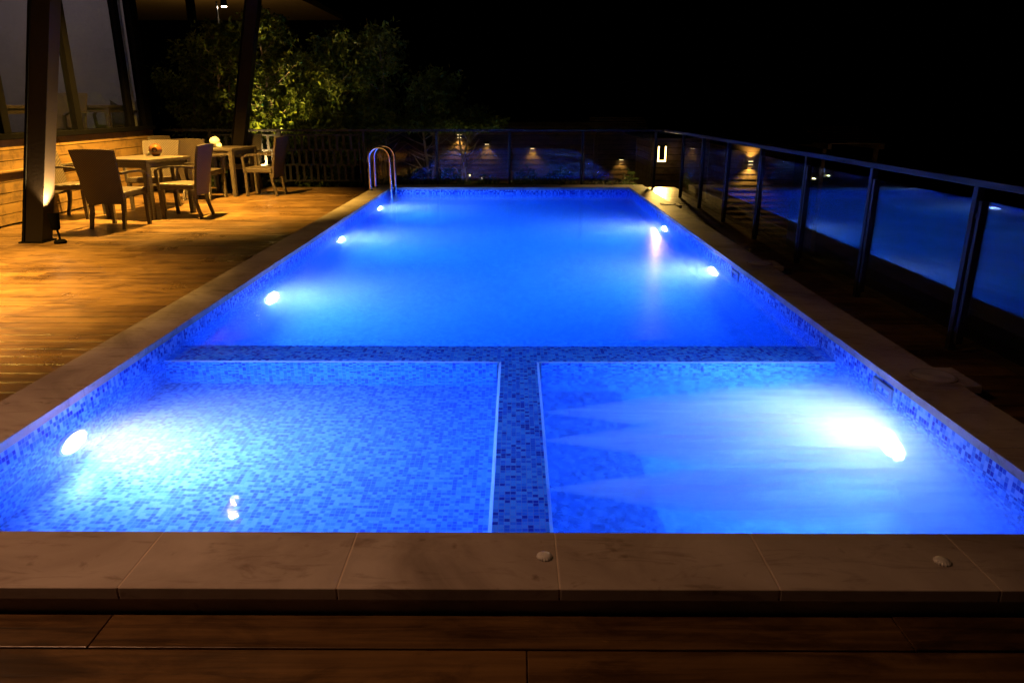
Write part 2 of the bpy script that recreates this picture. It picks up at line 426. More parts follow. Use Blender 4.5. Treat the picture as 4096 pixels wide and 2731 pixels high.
PC = (.70, .39, 1.0); PW = (.95, .42, 1.0)
pool_light('l', 3.23, -.275, .115, 460, PW, M['lens_white'], 4, 118)
pool_light('r', 3.47, -.55, .15, 130, PW, M['lens_spa'], 0, 130)
for y in (6.24, 8.93, 11.6): pool_light('l', y, -.60, .155, 210, PC, M['lens_far'], -2, 100)
for y in (7.1, 9.57): pool_light('r', y, -.45, .155, 210, PC, M['lens_far'], -2, 100)

def water():
    t = NT('pool_water'); t.n.remove(t.b)
    g = t.new('ShaderNodeBsdfGlass'); g.inputs['IOR'].default_value = 1.33; g.inputs['Roughness'].default_value = .06
    bp = t.new('ShaderNodeBump'); bp.inputs['Strength'].default_value = .10; bp.inputs['Distance'].default_value = .02
    v = t.coord('Object', (1, 1, 1)); sx = t.new('ShaderNodeSeparateXYZ'); t.link(v, sx.inputs[0])
    spa = t.math('MULTIPLY', t.math('GREATER_THAN', sx.outputs[0], TX1), t.math('LESS_THAN', sx.outputs[1], TY0))
    chop = t.math('MULTIPLY', t.math('MULTIPLY', t.noise(v, 22, 4, .6, .8), spa), .9)
    t.link(t.math('ADD', t.noise(v, 5.0, 3, .5, .2), chop), bp.inputs['Height'])
    # the long main basin is stirred by its pumps, the shallow bay is calm
    t.link(t.math('MULTIPLY_ADD', t.math('GREATER_THAN', sx.outputs[1], TY1), .065, .05), g.inputs['Roughness']); t.link(bp.outputs[0], g.inputs['Normal'])
    t.link(g.outputs[0], t.out.inputs['Surface'])
    vol = t.new('ShaderNodeVolumePrincipled'); vol.inputs['Color'].default_value = (.6, .85, 1, 1); vol.inputs['Density'].default_value = .36
    vol.inputs['Anisotropy'].default_value = .15
    ab = t.new('ShaderNodeVolumeAbsorption'); ab.inputs[0].default_value = (.0, .81, .985, 1); ab.inputs[1].default_value = .95
    ad = t.new('ShaderNodeAddShader'); t.link(vol.outputs[0], ad.inputs[0]); t.link(ab.outputs[0], ad.inputs[1])
    t.link(ad.outputs[0], t.out.inputs['Volume'])
    b = MB().box(XL-.015, XR+.015, YN-.015, YF+.015, MAIN-.1, WATER)
    tag(b.build('water', t.m), kind='structure')
water()

def bubbles():
    t = NT('aerated_water'); t.n.remove(t.b)
    tc = t.new('ShaderNodeTexCoord'); s = t.new('ShaderNodeSeparateXYZ'); t.link(tc.outputs['Object'], s.inputs[0])
    X, Y, Z = s.outputs
    tot = None
    u = t.math('MAXIMUM', t.math('SUBTRACT', X, TX1), 0.0)
    wob = t.math('MULTIPLY', t.math('SUBTRACT', t.noise(t.coord('Object', (1.5, 3, 3)), 1.2, 3), .5), .25)
    fade = t.math('EXPONENT', t.math('MULTIPLY', u, -1.5))
    for yj, zj, k in ((3.50, -.15, .8), (3.17, -.15, 1.0), (2.72, -.15, 1.0)):
        wd = t.math('MULTIPLY_ADD', u, .30, .010)
        dy = t.math('DIVIDE', t.math('SUBTRACT', t.math('ADD', Y, t.math('MULTIPLY', wob, u)), yj), wd)
        dz = t.math('DIVIDE', t.math('SUBTRACT', Z, zj), t.math('MULTIPLY_ADD', u, .15, .014))
        r2 = t.math('ADD', t.math('MULTIPLY', dy, dy), t.math('MULTIPLY', dz, dz))
        core = t.math('MAXIMUM', t.math('MINIMUM', t.math('MULTIPLY_ADD', r2, -1.6, 1.8), 1.0), 0.0)
        gss = t.math('MULTIPLY', t.math('MULTIPLY', core, fade), k*7.5); tot = gss if tot is None else t.math('ADD', tot, gss)
    # cloud of bubbles swirling in front of the lamp
    cx = t.math('DIVIDE', t.math('SUBTRACT', X, 1.35), .55); cy = t.math('DIVIDE', t.math('SUBTRACT', Y, 3.1), .75)
    cl = t.math('EXPONENT', t.math('MULTIPLY', t.math('ADD', t.math('MULTIPLY', cx, cx), t.math('MULTIPLY', cy, cy)), -1.0))
    tot = t.math('ADD', tot, t.math('MULTIPLY', cl, .10))
    lx = t.math('DIVIDE', t.math('SUBTRACT', X, 1.72), .17); ly = t.math('DIVIDE', t.math('SUBTRACT', Y, 3.42), .20); lz = t.math('DIVIDE', t.math('ADD', Z, .5), .22)
    r3 = t.math('ADD', t.math('ADD', t.math('MULTIPLY', lx, lx), t.math('MULTIPLY', ly, ly)), t.math('MULTIPLY', lz, lz))
    tot = t.math('ADD', tot, t.math('MULTIPLY', t.math('EXPONENT', t.math('MULTIPLY', r3, -1.0)), .35))
    stn = t.noise(t.coord('Object', (1.3, 17, 12), (0, 0, .06)), 1.4, 5, .62, .9)
    stn = t.math('MAXIMUM', t.math('MULTIPLY_ADD', stn, 4.6, -1.7), 0.06)
    den = t.math('MULTIPLY', t.math('MULTIPLY', tot, stn), 5.0)
    v = t.new('ShaderNodeVolumeScatter'); v.inputs['Color'].default_value = (.86, .93, 1, 1); v.inputs['Anisotropy'].default_value = .2
    t.link(den, v.inputs['Density']); t.link(v.outputs[0], t.out.inputs['Volume'])
    t.m.cycles.volume_step_rate = .6
    o = MB().box(TX1+.004, XR-.03, YN+.004, TY0-.004, -.85, WATER-.012).build('bubbles', t.m); tag(o, kind='stuff')
    o['label'] = 'white streaming bubbles of the spa jets'; o['category'] = 'bubbles'
bubbles()

# shell shaped caps on the near coping
def cap(x, y, label):
    n = 32; b = MB(); prof = [(.0225, .0), (.0235, .004), (.020, .0085), (.013, .0115), (.004, .0125)]
    b.lathe((0, 0, 0), prof, n, wob=(.09, 16)); o = b.build('round_cap', M['white_plastic'], smooth=True)
    o.location = (x, y, CT+.001); tag(o, label, 'cap', 'round caps on the near coping')
cap(.09, 1.985, 'small fluted round cap on the near coping, in line with the dividing wall')
cap(1.31, 1.965, 'small fluted round cap near the right end of the front coping')

# ladder
def ladder():
    t = thing('pool_ladder', 'stainless steel pool ladder with two looped handrails at the far left corner', 'ladder', (-2.2, 12.57, CT))
    for y in (12.34-12.57, 12.80-12.57):
        pts = [(-.19, y, 0)]; r = .17; cz = .52
        for k in range(13):
            a = math.pi - math.pi*k/12; pts.append((-.02+r*math.cos(a), y, cz+r*math.sin(a)))
        pts += [(.15, y, 0), (.15, y, -.9)]
        h = MB().tube(pts, .021, 14).build('handrail', M['steel'], t, smooth=True)
        MB().lathe((-.19, y, .0), [(.045, 0), (.045, .006), (.03, .016), (.024, .018)], 20).build('flange', M['steel'], h, smooth=True)
    for z in (-.16, -.45, -.72):
        MB().box(.09, .21, -.2, .2, z-.02, z+.01).build('step', M['white_plastic'], t, bevel=.006)
ladder()

# ------------------------------------------------------------------ fences
RAILZ = 1.02
FX, FY = 2.66, 13.66
far = thing('glass_fence', 'glass panel fence with dark rail crossing behind the far end of the pool', 'fence', (0, FY, 0))
rt = thing('glass_fence', 'long glass panel fence with dark rail running along the right side of the pool', 'fence', (FX, 8, 0))
def w2(o, par):
    o.parent = par; o.matrix_parent_inverse = Matrix.Translation(par.location).inverted(); return o
def fence_post(x, y, par, ax):
    p = MB().box(x-.022, x+.022, y-.022, y+.022, -.03, RAILZ-.04)
    w2(p.build('post', M['steel_dark'], bevel=.003), par)
    # clamp bar holding the pane, standing beside the post
    q = MB()
    if ax == 'y': q.box(x-.036, x+.004, y-.105, y-.075, .06, RAILZ-.115); q.box(x-.012, x+.012, y-.075, y-.022, .12, .15); q.box(x-.012, x+.012, y-.075, y-.022, .80, .83)
    else: q.box(x-.02, x+.02, y-.05, y-.0225, .06, RAILZ-.1)
    w2(q.build('clamp_bar', M['steel_dark'], bevel=.002), par)
ys = [4.32-1.305*2+1.305*k for k in range(9)]
for y in ys: fence_post(FX, y, rt, 'y')
for a, b in zip(ys[:-1], ys[1:]):
    w2(MB().box(FX-.014, FX-.004, a+.03, b-.085, .07, RAILZ-.115).build('glass_panel', M['glass']), rt)
w2(MB().box(FX-.03, FX+.03, ys[0]-1, FY+.03, RAILZ-.04, RAILZ).build('top_rail', M['steel_dark'], bevel=.004), rt)
xs = [2.49-1.303*k for k in range(5)]
for x in xs: fence_post(x, FY, far, 'x')
for a, b in zip(xs[:-1], xs[1:]):
    w2(MB().box(b+.05, a-.03, FY-.04, FY-.03, .07, RAILZ-.09).build('glass_panel', M['glass']), far)
w2(MB().box(xs[-1]-.03, FX-.032, FY-.03, FY+.03, RAILZ-.04, RAILZ).build('top_rail', M['steel_dark'], bevel=.004), far)
# trellis section
def trellis():
    t = thing('trellis_fence', 'dark metal trellis fence of staggered upright slats behind the dining tables', 'fence', (-4.4, FY, 0))
    x0, x1 = -6.3, xs[-1]-.03
    f = MB(); f.box(x0, x1, FY-.025, FY+.025, RAILZ-.04, RAILZ); w2(f.build('top_rail', M['steel_dark'], bevel=.003), t)
    for x in (-4.22, -5.45): w2(MB().box(x-.03, x+.03, FY-.03, FY+.03, -.03, RAILZ-.041).build('post', M['steel_dark'], bevel=.003), t)
    for a, b in ((-4.19, -2.79), (-5.42, -4.25)):
        q = MB()
        for z in (.12, .40, .66, .92): q.box(a+.03, b-.03, FY-.012, FY+.012, z-.014, z+.014)
        q.box(a+.001, a+.03, FY-.015, FY+.015, .09, .95); q.box(b-.03, b-.001, FY-.015, FY+.015, .09, .95)
        w2(q.build('frame', M['steel_dark'], bevel=.002), t)
        for r, (z0, z1) in enumerate(((.134, .386), (.414, .646), (.674, .906))):
            x = a+.09+(.06 if r % 2 else 0)
            while x < b-.1:
                w2(MB().box(x, x+.045, FY-.009, FY+.009, z0+.001, z1-.001).build('slat', M['steel_dark']), t); x += .125
trellis()

# ------------------------------------------------------------------ restaurant on the left
WX = -6.25; SILL = 1.08; WEND = 13.2
def lamp(name, kind, loc, energy, col=WARM, size=.05, target=None, spot=120, blend=.6, parent=None):
    d = bpy.data.lights.new(name, kind); d.energy = energy; d.color = col; d.shadow_soft_size = size
    if kind == 'SPOT': d.spot_size = R(spot); d.spot_blend = blend
    o = bpy.data.objects.new(name, d); C.objects.link(o); o.location = loc
    if target is not None: o.rotation_euler = (Vector(target)-Vector(loc)).to_track_quat('-Z', 'Y').to_euler()
    if parent: o.parent = parent; o.matrix_parent_inverse = Matrix.Translation(parent.location).inverted()
    return o
def restaurant():
    t = thing('restaurant', 'restaurant building with timber clad base and tall dark framed windows', 'building', (WX, 8, 0))
    s = MB(); n = 8; hgt = (SILL-.06-.02)/n
    for k in range(n):
        z0 = .02+k*hgt
        y = 2.0
        while y < WEND-.01:
            e = min(y+random.uniform(2.4, 3.6), WEND)
            if WEND-e < .6: e = WEND
            s.box(WX-.05, WX+random.uniform(-.001, .001), y, e-.003, z0+.005, z0+hgt-.005)
            y = e
    w2(s.build('cladding', M['siding']), t)
    w2(MB().box(WX-.005, WX+.05, 2, 10.9, .635, .66).build('wall_ledge', M['siding'], bevel=.004), t)
    w2(MB().box(WX-.3, WX-.064, 2, WEND, -.05, SILL-.06).build('wall_core', M['black']), t)
    w2(MB().box(WX-.25, WX+.05, 2, WEND+.02, SILL-.058, SILL+.01).build('window_sill', M['black'], bevel=.004), t)
    for y in (4.7, 6.28, 7.85, 9.42, 11.02, 12.55):
        w2(MB().box(WX-.09, WX+.0, y-.07, y+.07, SILL+.011, 5).build('mullion', M['black'], bevel=.004), t)
    w2(MB().box(WX-.09, WX+.02, WEND-.25, WEND, SILL+.011, 5).build('corner_post', M['black'], bevel=.004), t)
    w2(MB().box(WX-.13, WX-.1, 12.82, 12.9, SILL+.011, 5).build('window_trim', M['white_plastic']), t)
    ys = (3.1, 4.7, 6.28, 7.85, 9.42, 11.02, 12.55, WEND-.18)
    for a, b in zip(ys[:-1], ys[1:]):
        w2(MB().box(WX-.05, WX-.042, a+.071, b-.071, SILL+.011, 5).build('window_pane', M['window_glass']), t)
    w2(MB().box(-9.6, -9.5, 2, WEND, .7, 5).build('interior_wall', M['plaster']), t)
    w2(MB().box(-9.5, WX-.06, WEND-.06, WEND-.01, .7, 5).build('interior_end_wall', M['plaster']), t)
    w2(MB().box(-9.5, WX-.05, WEND-.005, WEND+.1, -.05, 5).build('outer_end_wall', M['black']), t)
    w2(MB().box(WX-.3, WX+.06, 2, WEND+.12, 3.26, 4.3).build('fascia', M['black']), t)
    w2(MB().box(-9.5, WX-.31, 2, WEND-.07, .56, .66).build('interior_floor', M['black']), t)
    lamp('room_fill', 'POINT', (-7.6, 10.6, 4.3), 130, (1, .84, .74), .1, parent=t)  # unseen point light added to brighten the interior walls
restaurant()

def column(x, y, lean, top, label):
    t = thing('leaning_column', label, 'column', (x, y, 0), 0, 'leaning steel columns')
    a = .095; d = lean*top
    MB().hexa([(-a, -a, 0), (a, -a, 0), (a, a, 0), (-a, a, 0), (-a+d, -a, top), (a+d, -a, top), (a+d, a, top), (-a+d, a, top)]).build('shaft', M['column'], t, bevel=.004)
    f = .03
    for s in (-1,):
        MB().hexa([(-a-f, -a-.012, 0), (-a-.001, -a-.012, 0), (-a-.001, a+.012, 0), (-a-f, a+.012, 0), (-a-f+d, -a-.012, top), (-a-.001+d, -a-.012, top), (-a-.001+d, a+.012, top), (-a-f+d, a+.012, top)]).build('flange', M['black'], t, bevel=.003)
    MB().box(-a-.05, a+.03, -a-.035, a+.035, 0, .012).build('base_plate', M['black'], t, bevel=.002)
    return t
column(-5.24, 8.05, .225, 5, 'dark brown leaning column left of the tables with a floodlight at its foot')
column(-4.98, 13.3, .215, 5, 'dark brown leaning column behind the back table, against the trees')

def floodlight(x, y, aim, label, energy, cone=75):
    t = thing('floodlight', label, 'floodlight', (x, y, 0), 0, 'floodlights at the column feet')
    MB().lathe((0, 0, 0), [(.062, 0), (.064, .022), (.05, .036), (.016, .04)], 28).build('base', M['black'], t, smooth=True)
    MB().tube([(0, 0, .036), (0, 0, .09), (-.01, .004, .115), (-.016, .006, .15)], .011, 10).build('stem', M['black'], t, smooth=True)
    p = Vector((-.03, .01, .16)); d = (Vector(aim)-Vector((x, y, 0))-p).normalized()
    q = d.to_track_quat('Z', 'Y').to_matrix().to_4x4(); q.translation = p
    hd = MB(); hd.lathe((0, 0, 0), [(.03, -.02), (.045, 0), (.052, .10), (.058, .16), (.05, .16), (.046, .10), (.02, .03)], 24)
    h = hd.build('lamp_head', M['black'], t, smooth=True); h.matrix_local = q
    ln = MB().lathe((0, 0, .05), [(.044, 0), (.044, .012), (.01, .016)], 24).build('lens', emitter('flood_lens', (1, .72, .35), 6), h, smooth=True)
    lamp_p = Vector((x, y, 0)) + p + d*.16
    l = lamp('flood_lamp', 'SPOT', lamp_p, energy, (1, .64, .2), .03, aim, cone, .8)
    return t
floodlight(-4.93, 7.93, (-5.03, 8.07, 1.1), 'small black floodlight on the deck aimed up the left column', 2400)
floodlight(-4.62, 13.35, (-4.4, 14.5, 1.85), 'small black floodlight on the deck at the foot of the back column', 1700, 76)

# deck downlights under the eaves, above the frame
def downlight(loc, energy, spot=110, aim=None, label='', col=WARM):
    t = thing('downlight', label, 'downlight', loc, 0, 'eaves downlights above the deck')
    MB().lathe((0, 0, 0), [(.05, 0), (.065, .02), (.065, .16), (.03, .18)], 20).build('housing', M['black'], t, smooth=True)
    MB().lathe((0, 0, -.004), [(.046, 0), (.046, .004)], 20).build('lens', emitter('downlight_lens', (1, .66, .3), 300), t)
    lamp('deck_lamp', 'SPOT', (loc[0], loc[1], loc[2]-.03), energy, col, .05, aim or (loc[0], loc[1], 0), spot, 1)
downlight((-4.35, 10.1, 4.45), 12500, 82, (-5.15, 10.6, 0), 'eaves downlight over the front dining table')
downlight((-5.7, 5.1, 4.45), 17000, 80, None, 'eaves downlight over the bare deck at left')
downlight((-3.7, 1.5, 4.45), 440, 150, None, 'eaves downlight beside the near end of the pool', (1, .46, .23))

# ------------------------------------------------------------------ furniture
def curve_back(b, w, z0, z1, y0, y1, th, bow):
    n = 8; m = 6; i0 = len(b.v)
    for side in (0, 1):
        for r in range(m+1):
            f = r/m; z = z0+(z1-z0)*f; yy = y0+(y1-y0)*(f**1.3)
            ww = w*(.86+.16*f)
            for k in range(n+1):
                a = k/n*2-1
                b.v.append((a*ww/2, yy - bow*(1-a*a) - (th if side else 0), z + (.012*(1-a*a) if r == m else 0)))
    S = (m+1)*(n+1)
    for r in range(m):
        for k in range(n):
            a = i0+r*(n+1)+k; b.f.append((a, a+1, a+n+2, a+n+1)); a += S; b.f.append((a+n+1, a+n+2, a+1, a))
    for r in range(m):
        for k in (0, n):
            a = i0+r*(n+1)+k; b.f.append((a, a+n+1, a+n+1+S, a+S))
    for k in range(n):
        for r in (0, m):
            a = i0+r*(n+1)+k; b.f.append((a, a+1, a+1+S, a+S))
GRP = 'woven armchairs on the deck'
def make_chair():
    t = thing('wicker_chair', '', 'chair', group=GRP)     # faces +Y
    MB().hexa([(-.22, -.2, .37), (.22, -.2, .37), (.25, .24, .38), (-.25, .24, .38), (-.22, -.2, .44), (.22, -.2, .44), (.25, .24, .46), (-.25, .24, .46)]).build('seat', M['wicker'], t, bevel=.015)
    b = MB(); curve_back(b, .54, .30, .93, -.215, -.33, .032, .03); b.build('backrest', M['wicker'], t, smooth=True)
    for s in (-1, 1):
        MB().bar((s*.235, .215, 0), (s*.235, .215, .375), .038, .038, .046, .046).build('leg', M['wicker'], t)
        l = MB(); l.bar((s*.21, -.27, 0), (s*.205, -.215, .2), .034, .034, .04, .04); l.bar((s*.205, -.215, .2), (s*.21, -.2, .37), .04, .04, .045, .045); l.build('leg', M['wicker'], t)
        a = MB()
        pts = [(s*.262, -.265, .66), (s*.275, -.12, .672), (s*.282, .05, .668), (s*.275, .17, .652), (s*.262, .235, .618)]
        for p, q in zip(pts[:-1], pts[1:]): a.bar(p, q, .040, .026)
        a.bar((s*.25, .222, .38), (s*.262, .232, .622), .036, .036)
        a.build('armrest', M['wicker'], t)
    return t
proto = make_chair(); used = [0]
def chair(x, y, deg, label, group=None, z=0, tree=True):
    o = proto if used[0] == 0 else copy_tree(proto); used[0] += 1
    o.location = (x, y, z); o.rotation_euler.z = R(deg); o['label'] = label
    if group: o['group'] = group
    return o
chair(-4.87, 9.12, -6, 'woven armchair nearest the camera, its dark back turned to the pool')
chair(-4.42, 9.98, 92, 'woven armchair at the front table seen side on, right of the brown holder')
chair(-5.2, 10.78, 176, 'woven armchair behind the front table, facing the camera')
chair(-5.83, 9.92, -88, 'woven armchair by the timber wall, half hidden behind the left column')
chair(-4.98, 11.98, -6, 'woven armchair tucked under the back table with its back to the camera')
chair(-4.17, 12.5, 86, 'woven armchair farthest right, at the back table near the trellis')
chair(-4.78, 13.2, 178, 'woven armchair behind the white holder on the back table')
chair(-5.62, 12.7, -100, 'woven armchair beside the end of the timber wall')
def make_table():
    t = thing('wicker_table', '', 'table', group='square woven tables on the deck')
    b = MB(); b.box(-.4, .4, -.4, .4, .72, .765); b.build('tabletop', M['wicker'], t, bevel=.006)
    q = MB(); a = .385
    for s in (-1, 1): q.box(-.33, .33, s*.36-.02, s*.36+.02, .655, .719); q.box(s*.36-.02, s*.36+.02, -.34, .34, .655, .719)
    q.build('apron', M['wicker'], t)
    for sx in (-1, 1):
        for sy in (-1, 1): MB().bar((sx*.365, sy*.365, 0), (sx*.365, sy*.365, .719), .055, .055, .07, .07).build('leg', M['wicker'], t)
    return t
t1 = make_table(); t1.location = (-4.95, 10.1, 0); t1.rotation_euler.z = R(-18); t1['label'] = 'square woven table nearer the camera with a brown holder on it'
t2 = copy_tree(t1); t2.location = (-4.88, 12.65, 0); t2.rotation_euler.z = R(-10); t2['label'] = 'square woven table at the back with a white holder on it'
def holder(x, y, z, mat, rz, label, grp='ceramic tissue holders'):
    t = thing('tissue_holder', label, 'tissue holder', (x, y, z), rz, grp)
    prof = [(.03, 0), (.045, .004)] + [(.085*math.sin(a), .082-.08*math.cos(a)) for a in np.linspace(.62, 3.06, 14)]
    MB().lathe((0, 0, 0), prof, 28).build('body', mat, t, smooth=True)
    MB().lathe((0, -.075, .085), [(.03, .02), (.033, -.004), (.026, -.01), (.02, .0), (.004, .004)], 20, 'y').build('opening', M['black'], t, smooth=True)
    s = MB(); p = [(-.06, -.02, .07), (-.10, -.05, .045), (-.125, -.03, .005), (-.09, .03, .004), (-.06, .03, .06)]
    s.v = p+[(a*.97, b+.006, c+.004) for a, b, c in p]; s.f = [(0,1,2,3,4), (9,8,7,6,5)]+[(k,(k+1)%5,(k+1)%5+5,k+5) for k in range(5)]
    s.build('tissue', M['tissue'], t)
holder(-4.88, 10.30, .767, M['brown_glaze'], R(15), 'round brown glazed tissue holder on the front table')
holder(-5.03, 12.75, .767, M['white_glaze'], R(150), 'round white tissue holder on the back table')
# furniture inside the restaurant, seen through the glass
t3 = copy_tree(t1); t3.location = (-6.80, 12.45, .66); t3.rotation_euler.z = R(4); t3['label'] = 'woven table inside the restaurant behind the right window, holder on top'; t3['group'] = 'tables inside the restaurant'
t4 = copy_tree(t1); t4.location = (-6.95, 10.2, .66); t4.rotation_euler.z = R(2); t4['label'] = 'woven table inside the restaurant at the left edge of the picture'; t4['group'] = 'tables inside the restaurant'
chair(-6.72, 11.3, 175, 'woven chair inside the restaurant just right of the left column', 'chairs inside the restaurant', .66)
chair(-6.62, 12.82, 178, 'woven chair inside the restaurant beside the corner post', 'chairs inside the restaurant', .66)
holder(-6.98, 12.2, 1.427, M['brown_glaze'], R(40), 'dark round tissue holder on the table behind the right window', 'tissue holders inside the restaurant')

# ------------------------------------------------------------------ trees behind the fence
def leaves(n, sampler, size, rngl):
    """small folded leaves: 2 quads each"""
    P = sampler(n)
    N = rngl.normal(size=(n, 3)); N[:, 2] = np.abs(N[:, 2])*.6+.15; N /= np.linalg.norm(N, axis=1)[:, None]
    D = rngl.normal(size=(n, 3)); D[:, 2] -= .25; D -= N*np.sum(D*N, axis=1)[:, None]; D /= np.linalg.norm(D, axis=1)[:, None]
    S = np.cross(N, D); L = (size*rngl.uniform(.6, 1.3, n))[:, None]; W = L*.23
    v = np.stack([P, P+D*L*.45+S*W+N*L*.06, P+D*L-N*L*.08, P+D*L*.45-S*W+N*L*.06], axis=1).reshape(-1, 3)
    i = np.arange(n)*4
    f = np.concatenate([np.stack([i, i+1, i+2], 1), np.stack([i, i+2, i+3], 1)])
    return v, f
def leafobj(name, v, f, mat, parent=None):
    me = bpy.data.meshes.new(name); me.from_pydata(v.tolist(), [], f.tolist()); me.materials.append(mat); me.update()
    o = bpy.data.objects.new(name, me); C.objects.link(o)
    if parent: o.parent = parent
    return o
def tree(x, y, z0, H, W, n, seed, label, lean=0, low=.5, clear=None):
    rl = np.random.default_rng(seed); rr = random.Random(seed)
    t = thing('leafy_tree', label, 'tree', (x, y, z0), 0, 'leafy trees behind the fence')
    tips = []; tr = MB()
    nst = 2
    for s in range(nst):
        ax = rr.uniform(-.12, .12); pts = []
        top = (lean*H*.5+rr.uniform(-.15, .15)*W, rr.uniform(-.2, .2)*W, H*.86)
        for k in range(8):
            f = k/7; pts.append((ax*(1-f)+top[0]*f+.05*math.sin(5*f+seed+s), top[1]*f+.05*math.cos(4*f+seed), top[2]*f))
        tr.tube(pts, [.032*(1-.8*k/7)+.004 for k in range(8)], 7)
        for k in range(26):
            f = rr.uniform(low*.4, .97); q = Vector(pts[0]).lerp(Vector(pts[7]), f)
            ang = rr.uniform(0, 6.28); r = W*.5*(math.sin(math.pi*min(1, .25+.72*f))**.7)*rr.uniform(.55, 1.12)
            tip = q+Vector((math.cos(ang)*r, math.sin(ang)*r*.8, rr.uniform(.1, .55)*r+.1))
            mid = q.lerp(tip, .5)+Vector((0, 0, -.05*r))
            tr.tube([q, mid, tip], [.012, .008, .003], 5, False)
            tips += [(q.lerp(tip, .45), .20), (mid.lerp(tip, .6), .20), (tip, .16), (tip+Vector((math.cos(ang)*.14, math.sin(ang)*.14, .1)), .08)]
    tr.build('trunk', M['bark'], t, smooth=True)
    TP = np.array([tuple(p) for p, _ in tips]); TR = np.array([r for _, r in tips])
    def samp(n):
        k = rl.integers(0, len(TP), n); P = TP[k]+rl.normal(size=(n, 3))*TR[k][:, None]*.62*(.5+W*.33)
        if clear is not None: P[:, 2] = np.where(P[:, 2] < clear, clear+np.abs(P[:, 2]-clear)*.25, P[:, 2])
        return P
    v, f = leaves(n, samp, .105, rl); leafobj('crown', v, f, M['leaf'], t)
TREES = [(-6.35, 15.3, 2.9, 1.6, 4200, 'leafy tree nearest the restaurant corner, in deep shade'),
         (-5.55, 15.0, 3.2, 1.5, 4200, 'leafy tree just left of the back column, top against the lit soffit'),
         (-4.65, 15.0, 3.4, 1.75, 6500, 'leafy tree right of the back column, lit bright yellow green'),
         (-3.65, 15.2, 3.0, 1.7, 8500, 'leafy tree with a dip in the outline behind the trellis'),
         (-2.78, 15.6, 3.1, 1.7, 8500, 'tallest dark tree above the pool ladder'),
         (-1.85, 15.9, 2.2, 1.6, 7000, 'shorter dark tree with feathery branches right of the tallest'),
         (-1.15, 16.1, 1.45, 1.25, 4800, 'lowest bushy tree at the right end of the row')]
for i, (x, y, H, W, n, lab) in enumerate(TREES): tree(x, y, -.45, H+.45, W, n, 20+i, lab, lean=.12 if i > 4 else 0, clear=1.40 if i > 3 else None)
# low planting along the foot of the far fence
def planting():
    def samp(n):
        x = rng.uniform(-6.2, 2.2, n); y = rng.uniform(13.85, 14.7, n)
        hh = .12+.22*(np.sin(x*3.1)*.5+.5)+.1*np.sin(x*9)
        return np.stack([x, y, -.40+rng.uniform(.05, 1, n)*(hh+.3)], 1)
    v, f = leaves(9000, samp, .10, rng); o = leafobj('ground_cover', v, f, M['leaf_low']); tag(o, kind='stuff')
planting()

# ------------------------------------------------------------------ things beyond the terrace
def neighbour():
    t = thing('neighbour_house', 'house behind the trees with a lit cream soffit and dark louvres', 'building', (-8, 20, 0))
    Zs = 3.95
    w2(MB().hexa([(-13, 16.6, Zs), (-5.4, 16.6, Zs), (-5.4, 25, Zs), (-13, 25, Zs), (-13, 16.6, Zs+.15), (-5.4, 16.6, Zs+.15), (-5.4, 25, Zs+.15), (-13, 25, Zs+.15)]).build('soffit', M['cream']), t)
    w2(MB().box(-13, -5.2, 25.01, 25.3, -1, Zs+.1).build('wall', M['black']), t)
    w2(MB().box(-7.35, -7.2, 17.9, 18.05, -.6, Zs-.001).build('post', M['black']), t)
    q = MB()
    for k in range(6): q.box(-6.6+.03, -5.3, 16.7+k*.28, 16.76+k*.28, Zs-.16, Zs-.05)
    q.box(-6.6, -6.56, 16.6, 18.4, Zs-.2, Zs-.001)
    w2(q.build('louvre', M['black']), t)
    lamp('soffit_fill', 'POINT', (-7.6, 18.3, 3.0), 45, (1, .55, .14), .1, parent=t)  # hidden point light, added to brighten the soffit from below
    p = thing('pole_spotlight', 'small spotlight on a shiny pole under the cream soffit', 'spotlight', (-6.55, 17.6, 2.6))
    MB().tube([(0, 0, -3.1), (0, 0, .98)], .022, 10).build('pole', M['steel'], p, smooth=True)
    h = MB().lathe((.16, 0, .90), [(.06, -.02), (.075, .0), (.06, .16), (.03, .2)], 20).build('lamp_head', M['black'], p, smooth=True)
    MB().lathe((.16, 0, .87), [(.055, 0), (.055, .01)], 20).build('lens', emitter('spot_lens', (1, .82, .55), 60), p)
    lamp('pole_lamp', 'SPOT', (-6.39, 17.6, 3.44), 60, (1, .75, .4), .04, (-6.39, 17.4, 0), 120)
neighbour()

def cabin(x0, x1, y0, depth, z0, z1, label, openings=()):
    t = thing('timber_cabin', label, 'cabin', ((x0+x1)/2, y0, z0))
    b = MB(); h = .13; z = z0
    while z < z1-.02:
        b.hexa([(x0, y0-.015, z), (x1, y0-.015, z), (x1, y0+.03, z), (x0, y0+.03, z), (x0, y0, z+h-.012), (x1, y0, z+h-.012), (x1, y0+.03, z+h-.012), (x0, y0+.03, z+h-.012)])
        b.hexa([(x0-.015, y0, z), (x0+.03, y0+.031, z), (x0+.03, y0+depth, z), (x0-.015, y0+depth, z), (x0, y0+.03, z+h-.012), (x0+.03, y0+.031, z+h-.012), (x0+.03, y0+depth, z+h-.012), (x0, y0+depth, z+h-.012)])
        z += h
    w2(b.build('cladding', M['siding_pale']), t)
    w2(MB().box(x0+.04, x1-.001, y0+.04, y0+depth, z0, z1-.01).build('wall_core', M['black']), t)
    w2(MB().box(x0-.25, x1+.25, y0-.3, y0+depth+.2, z1+.01, z1+.1).build('roof', M['black'], bevel=.01), t)
    return t
cabin(-2.3, 3.3, 21.0, 3, -2.6, .98, 'low timber clad cabin seen through the far glass fence')
cabin(2.74, 3.9, 15.4, 2, -1.6, .80, 'narrow timber clad shed just past the far right fence corner')
cabin(4.95, 6.6, 18.0, 2.5, -2.6, .55, 'timber clad cabin seen through the right glass fence with a wall lamp')
